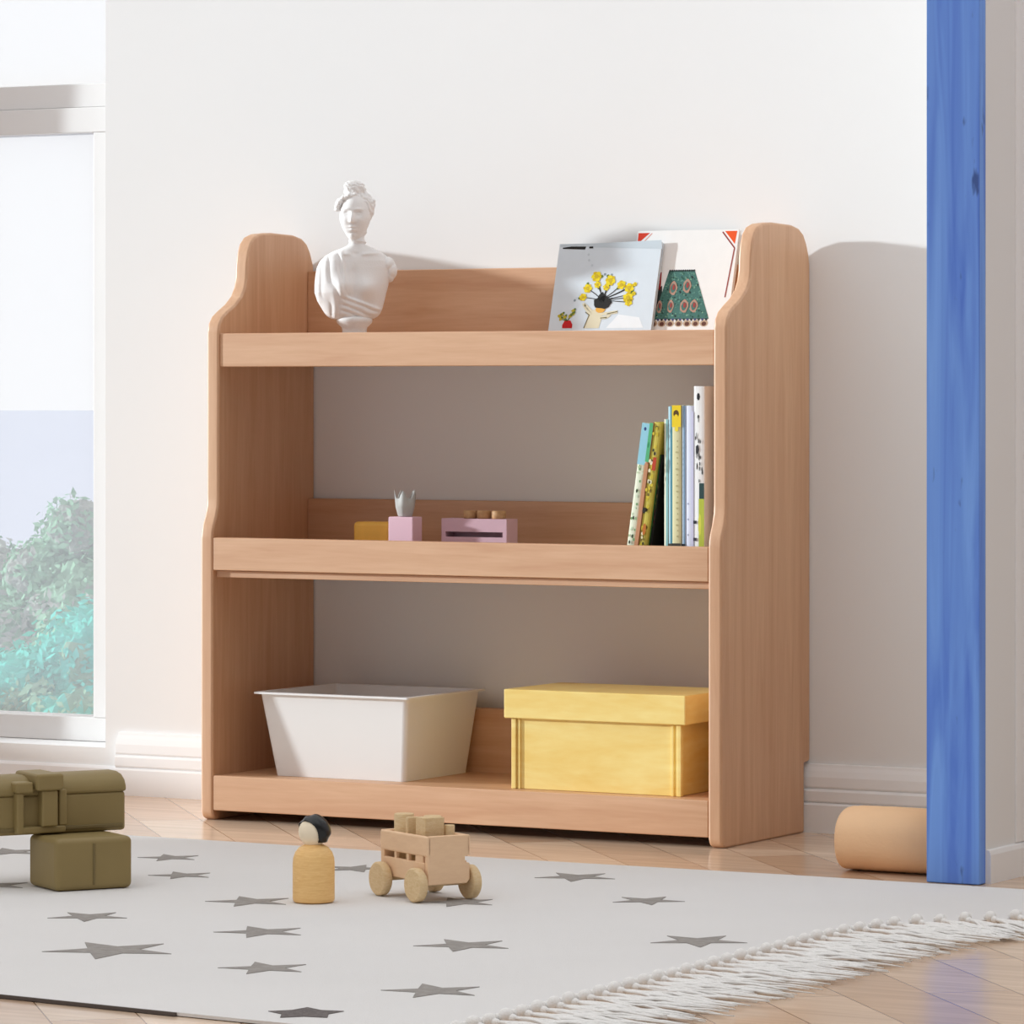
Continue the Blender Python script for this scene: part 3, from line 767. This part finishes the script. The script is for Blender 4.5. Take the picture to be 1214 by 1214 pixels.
b.add([v.co+Vector((.0005,.0012,.0802)) for v in bm.verts], [[v.index for v in f.verts] for f in (bm.verts.index_update() or bm.faces)], 'hair', True); bm.free()
h = b.build('hair', t); sm = h.modifiers.new('t', 'SOLIDIFY'); sm.thickness = .0022; sm.offset = -1

# toy wagon: local x = length (the slatted side faces -y), local y = width
t = thing('toy_wagon', 'wooden toy wagon with slatted sides and blocks on the rug', 'toy', (.7475,-.672,RT), R(151-180))
LL, WW = .107, .056
b = MB()
x0, x1 = -LL/2, LL/2
# ends (solid) with notches
endp = [(-.024,.0205),(.024,.0205),(.024,.038),(.0285,.0395),(.0285,.0455),(.024,.0475),(.024,.0475)]
for sx in (-1, 1):
    xa = sx*(LL/2-.004)
    pts = [(-.0235,.0195),(.0235,.0195),(.0275,.024),(.0275,.0425),(.0215,.0435),(.0215,.0505),(.0275,.0515),(.0275,.0745),(-.0275,.0745),(-.0275,.0195)]
    b.prism(pts, lambda a, z, d: (d, a, z), xa-.0038, xa+.0038, 'toy')

for sx in (-1, 1):
    e = MB(); xa = sx*(LL/2-.004)
    e.prism(pts, lambda a, z, d: (d, a, z), xa-.0038, xa+.0038, 'toy'); e.build('end_board', t, bevel=.001)
for sy in (-1, 1):
    y_ = sy*(WW/2-.0025)
    box('side_board', t, x0+.0002, x1-.0002, y_-.0032, y_+.0032, .0515, .0745, 'toy', .0025, 3)
    box('side_board', t, x0+.008, x1-.008, y_-.0028, y_+.0028, .0225, .0445, 'toy', .0012)
    for k, hw_ in ((x0+.31*LL,.0022),(x0+.57*LL,.0022),(x0+.81*LL,.0085)): box('slat', t, k-hw_, k+hw_, y_-.002, y_+.002, .0440, .0520, 'toy', .0006)
box('wagon_bed', t, x0+.008, x1-.008, -.023, .023, .0225, .0300, 'toy', .0006)
for sx in (-1, 1):
    b = MB(); b.lathe([(.003,-.034),(.003,.034)], 'toy2', 12, (sx*.040,0,.0195), 'y'); b.build('axle', t)
    for sy in (-1, 1):
        b = MB(); b.lathe([(.0175,-.0055),(.0192,-.004),(.0195,0),(.0192,.004),(.0175,.0055)], 'toy2', 40, (sx*.040,sy*.0355,.0195), 'y'); wl = b.build('wheel', t)
tw = t.matrix_world
def on_wagon(name, label, lx, ly, mk, rz=0, lz=.0302):
    a = R(151-180); X = .7475+lx*math.cos(a)-ly*math.sin(a); Y = -.672+lx*math.sin(a)+ly*math.cos(a)
    o = mk(); o.name = name; o.location = (X, Y, RT+lz); o.rotation_euler = (0,0,a+rz)
    tag(o, label, 'toy', 'loose wooden blocks carried by the toy wagon'); return o
def cyl(r, h, m='toy2'):
    def f():
        b = MB(); b.lathe([(r*.93,0),(r,.001),(r,h-.001),(r*.93,h)], m, 28); return b.build('block')
    return f
def cub(a, c, h, m='toy2'):
    def f():
        b = MB(); b.box(-a/2,a/2,-c/2,c/2,0,h,m); return b.build('block', bevel=.0012)
    return f
on_wagon('toy_block', 'round wooden block at the left end of the toy wagon', -.030, -.010, cyl(.0115,.0635))
on_wagon('toy_block', 'slim upright wooden slab in the middle of the wagon load', -.006, -.013, cub(.006,.016,.0615))
on_wagon('toy_block', 'square wooden block at the right front corner of the wagon load', .022, -.0065, cub(.021,.026,.0635), 0)
on_wagon('toy_block', 'round wooden block at the back of the wagon, behind the slim slab', -.003, .0115, cyl(.0105,.0620))
on_wagon('toy_block', 'short round wooden block at the rear right of the wagon load', .030, .0145, cyl(.006,.054))

# olive toy trunk on a block
ra = R(58.5)
t = thing('toy_base_block', 'olive green rounded block on the rug under the toy chest', 'toy', (.3525,-.8385,RT), ra)
def rounded(name, par, x0, x1, y0, y1, z0, z1, m, r, seg=4): return box(name, par, x0, x1, y0, y1, z0, z1, m, r, seg)
rounded('block', t, 0, .097, 0, .082, 0, .0605, 'olive', .007, 5)
box('seam_strip', t, .046, .049, -.0009, .004, .006, .054, 'olive_dark', .0005)
t = thing('toy_chest', 'olive green toy chest with domed lid and clasp, lying on the olive block', 'toy', (.3595,-.707,RT+.0608), ra)
LT = -.205
# body below, domed lid above, drawn in the cross-section (y depth, z up) and run along x
b = MB(); b.box(LT, 0, 0, .070, 0, .046, 'olive'); b.build('body', t, bevel=.004, seg=3)
dome = [(-.0012,.0455),(.0712,.0455),(.0715,.052),(.067,.060),(.058,.0655),(.045,.068),(.025,.068),(.012,.0655),(.003,.060),(-.0015,.052)]
b = MB(); b.prism(dome, lambda a, z, d: (d, a, z), LT-.001, .0008, 'olive'); b.build('lid', t, bevel=.0035, seg=3)
b = MB(); b.box(LT+.004, -.004, -.0022, .002, .004, .0085, 'olive_dark'); b.build('base_trim', t, bevel=.001)
cx = -.108
cl = MB()
cl.box(cx-.034, cx-.025, -.010, .002, .002, .050, 'olive'); cl.box(cx+.020, cx+.030, -.008, .002, .010, .052, 'olive'); cl.box(cx-.030, cx+.028, -.009, .002, .002, .010, 'olive')
cl.box(cx-.004, cx+.016, -.014, .002, .010, .052, 'olive')
cl.build('clasp', t, bevel=.002, seg=3)
box('clasp_cap', t, cx-.012, cx+.022, -.018, .050, .052, .0715, 'olive', .0035, 3)
box('hinge_knob', t, cx-.036, cx-.014, -.013, .012, .0495, .0625, 'olive', .003, 3)

# tan bolster behind the post
t = thing('bolster', 'tan bolster cushion lying on the floor between the shelf and the blue post', 'cushion', (1.03,-.128,0))
b = MB(); n = 40; vs = []; fs = []
secs = [(-.013,.02,.05),(-.0118,.12,.16),(-.006,.55,.56),(-.001,.88,.90),(.001,.97,.985),(.004,.965,.975),(.010,1,1),(.05,1.01,1.01),(.13,1,1)]
for (x, ky, kz) in secs:
    for i in range(n):
        a = 2*PI*i/n; ry = .052*ky; rz_ = .0385*kz
        sq = 1-.08*abs(math.sin(2*a))*0
        yy = ry*math.copysign(abs(math.cos(a))**.85, math.cos(a)); z_ = rz_*math.copysign(abs(math.sin(a))**.8, math.sin(a))
        vs.append((x, yy, .0388+z_-(1-kz)*.012))
for k in range(len(secs)-1):
    for i in range(n): j = (i+1) % n; fs.append((k*n+i, k*n+j, (k+1)*n+j, (k+1)*n+i))
fs.append(tuple(range(n))[::-1]); fs.append(tuple(range((len(secs)-1)*n, len(secs)*n)))
b.add(vs, fs, 'bolster', True); b.build('cushion', t)

# ---------------------------------------------------------------- light
sd = Vector((2.9,1,-.53)).normalized()
sun = bpy.data.lights.new('sun', 'SUN'); sun.energy = 4.2; sun.angle = R(2.6); sun.color = (.85,.94,.98)
so = bpy.data.objects.new('sun', sun); C.objects.link(so); so.rotation_euler = sd.to_track_quat('-Z','Y').to_euler()
wd = bpy.data.worlds.new('world'); S.world = wd; wd.use_nodes = True
nt = wd.node_tree; bg = nt.nodes['Background']
tc = nt.nodes.new('ShaderNodeTexCoord'); sx = nt.nodes.new('ShaderNodeSeparateXYZ'); nt.links.new(tc.outputs['Generated'], sx.inputs[0])
# bright hazy daylight low over the garden side, dim warm light from the right
def m_(op, a, b_=None):
    q = nt.nodes.new('ShaderNodeMath'); q.operation = op; q.use_clamp = True
    for i_, v in enumerate((a, b_)):
        if v is None: continue
        if isinstance(v, (int, float)): q.inputs[i_].default_value = v
        else: nt.links.new(v, q.inputs[i_])
    return q.outputs[0]
gy = m_('MULTIPLY', m_('SUBTRACT', sx.outputs['Y'], .35), 8)
gz = m_('MULTIPLY', m_('SUBTRACT', .55, sx.outputs['Z']), 6)
fac = m_('MULTIPLY', gy, gz)
rp = nt.nodes.new('ShaderNodeMix'); rp.data_type = 'RGBA'
up_ = nt.nodes.new('ShaderNodeMix'); up_.data_type = 'RGBA'
lo_ = nt.nodes.new('ShaderNodeMix'); lo_.data_type = 'RGBA'
lo_.inputs['A'].default_value = (.255,.240,.232,1); lo_.inputs['B'].default_value = (.90,.90,.91,1)
nt.links.new(m_('SUBTRACT', .30, sx.outputs['X']), lo_.inputs['Factor'])
nt.links.new(lo_.outputs['Result'], up_.inputs['A']); up_.inputs['B'].default_value = (1.3,1.3,1.31,1)  # bright overhead fill added to lift the floor and rug
nt.links.new(m_('MULTIPLY', m_('SUBTRACT', sx.outputs['Z'], .5), 3), up_.inputs['Factor'])
nt.links.new(up_.outputs['Result'], rp.inputs['A']); rp.inputs['B'].default_value = (1.09,1.09,1.09,1)
nt.links.new(fac, rp.inputs['Factor'])
nt.links.new(rp.outputs['Result'], bg.inputs['Color']); bg.inputs['Strength'].default_value = 1.0

# ---------------------------------------------------------------- camera
cam = bpy.data.cameras.new('camera'); co = bpy.data.objects.new('camera', cam); C.objects.link(co)
co.location = (3.28,-4.991,.580); co.rotation_euler = (R(90),0,R(29.25))
cam.sensor_width = 36; cam.lens = 36*5200/1214; cam.shift_y = -(607-465.5)/1214; cam.clip_end = 2000
S.camera = co
S.view_settings.view_transform = 'Standard'; S.view_settings.look = 'None'; S.view_settings.exposure = 0; S.view_settings.gamma = 1
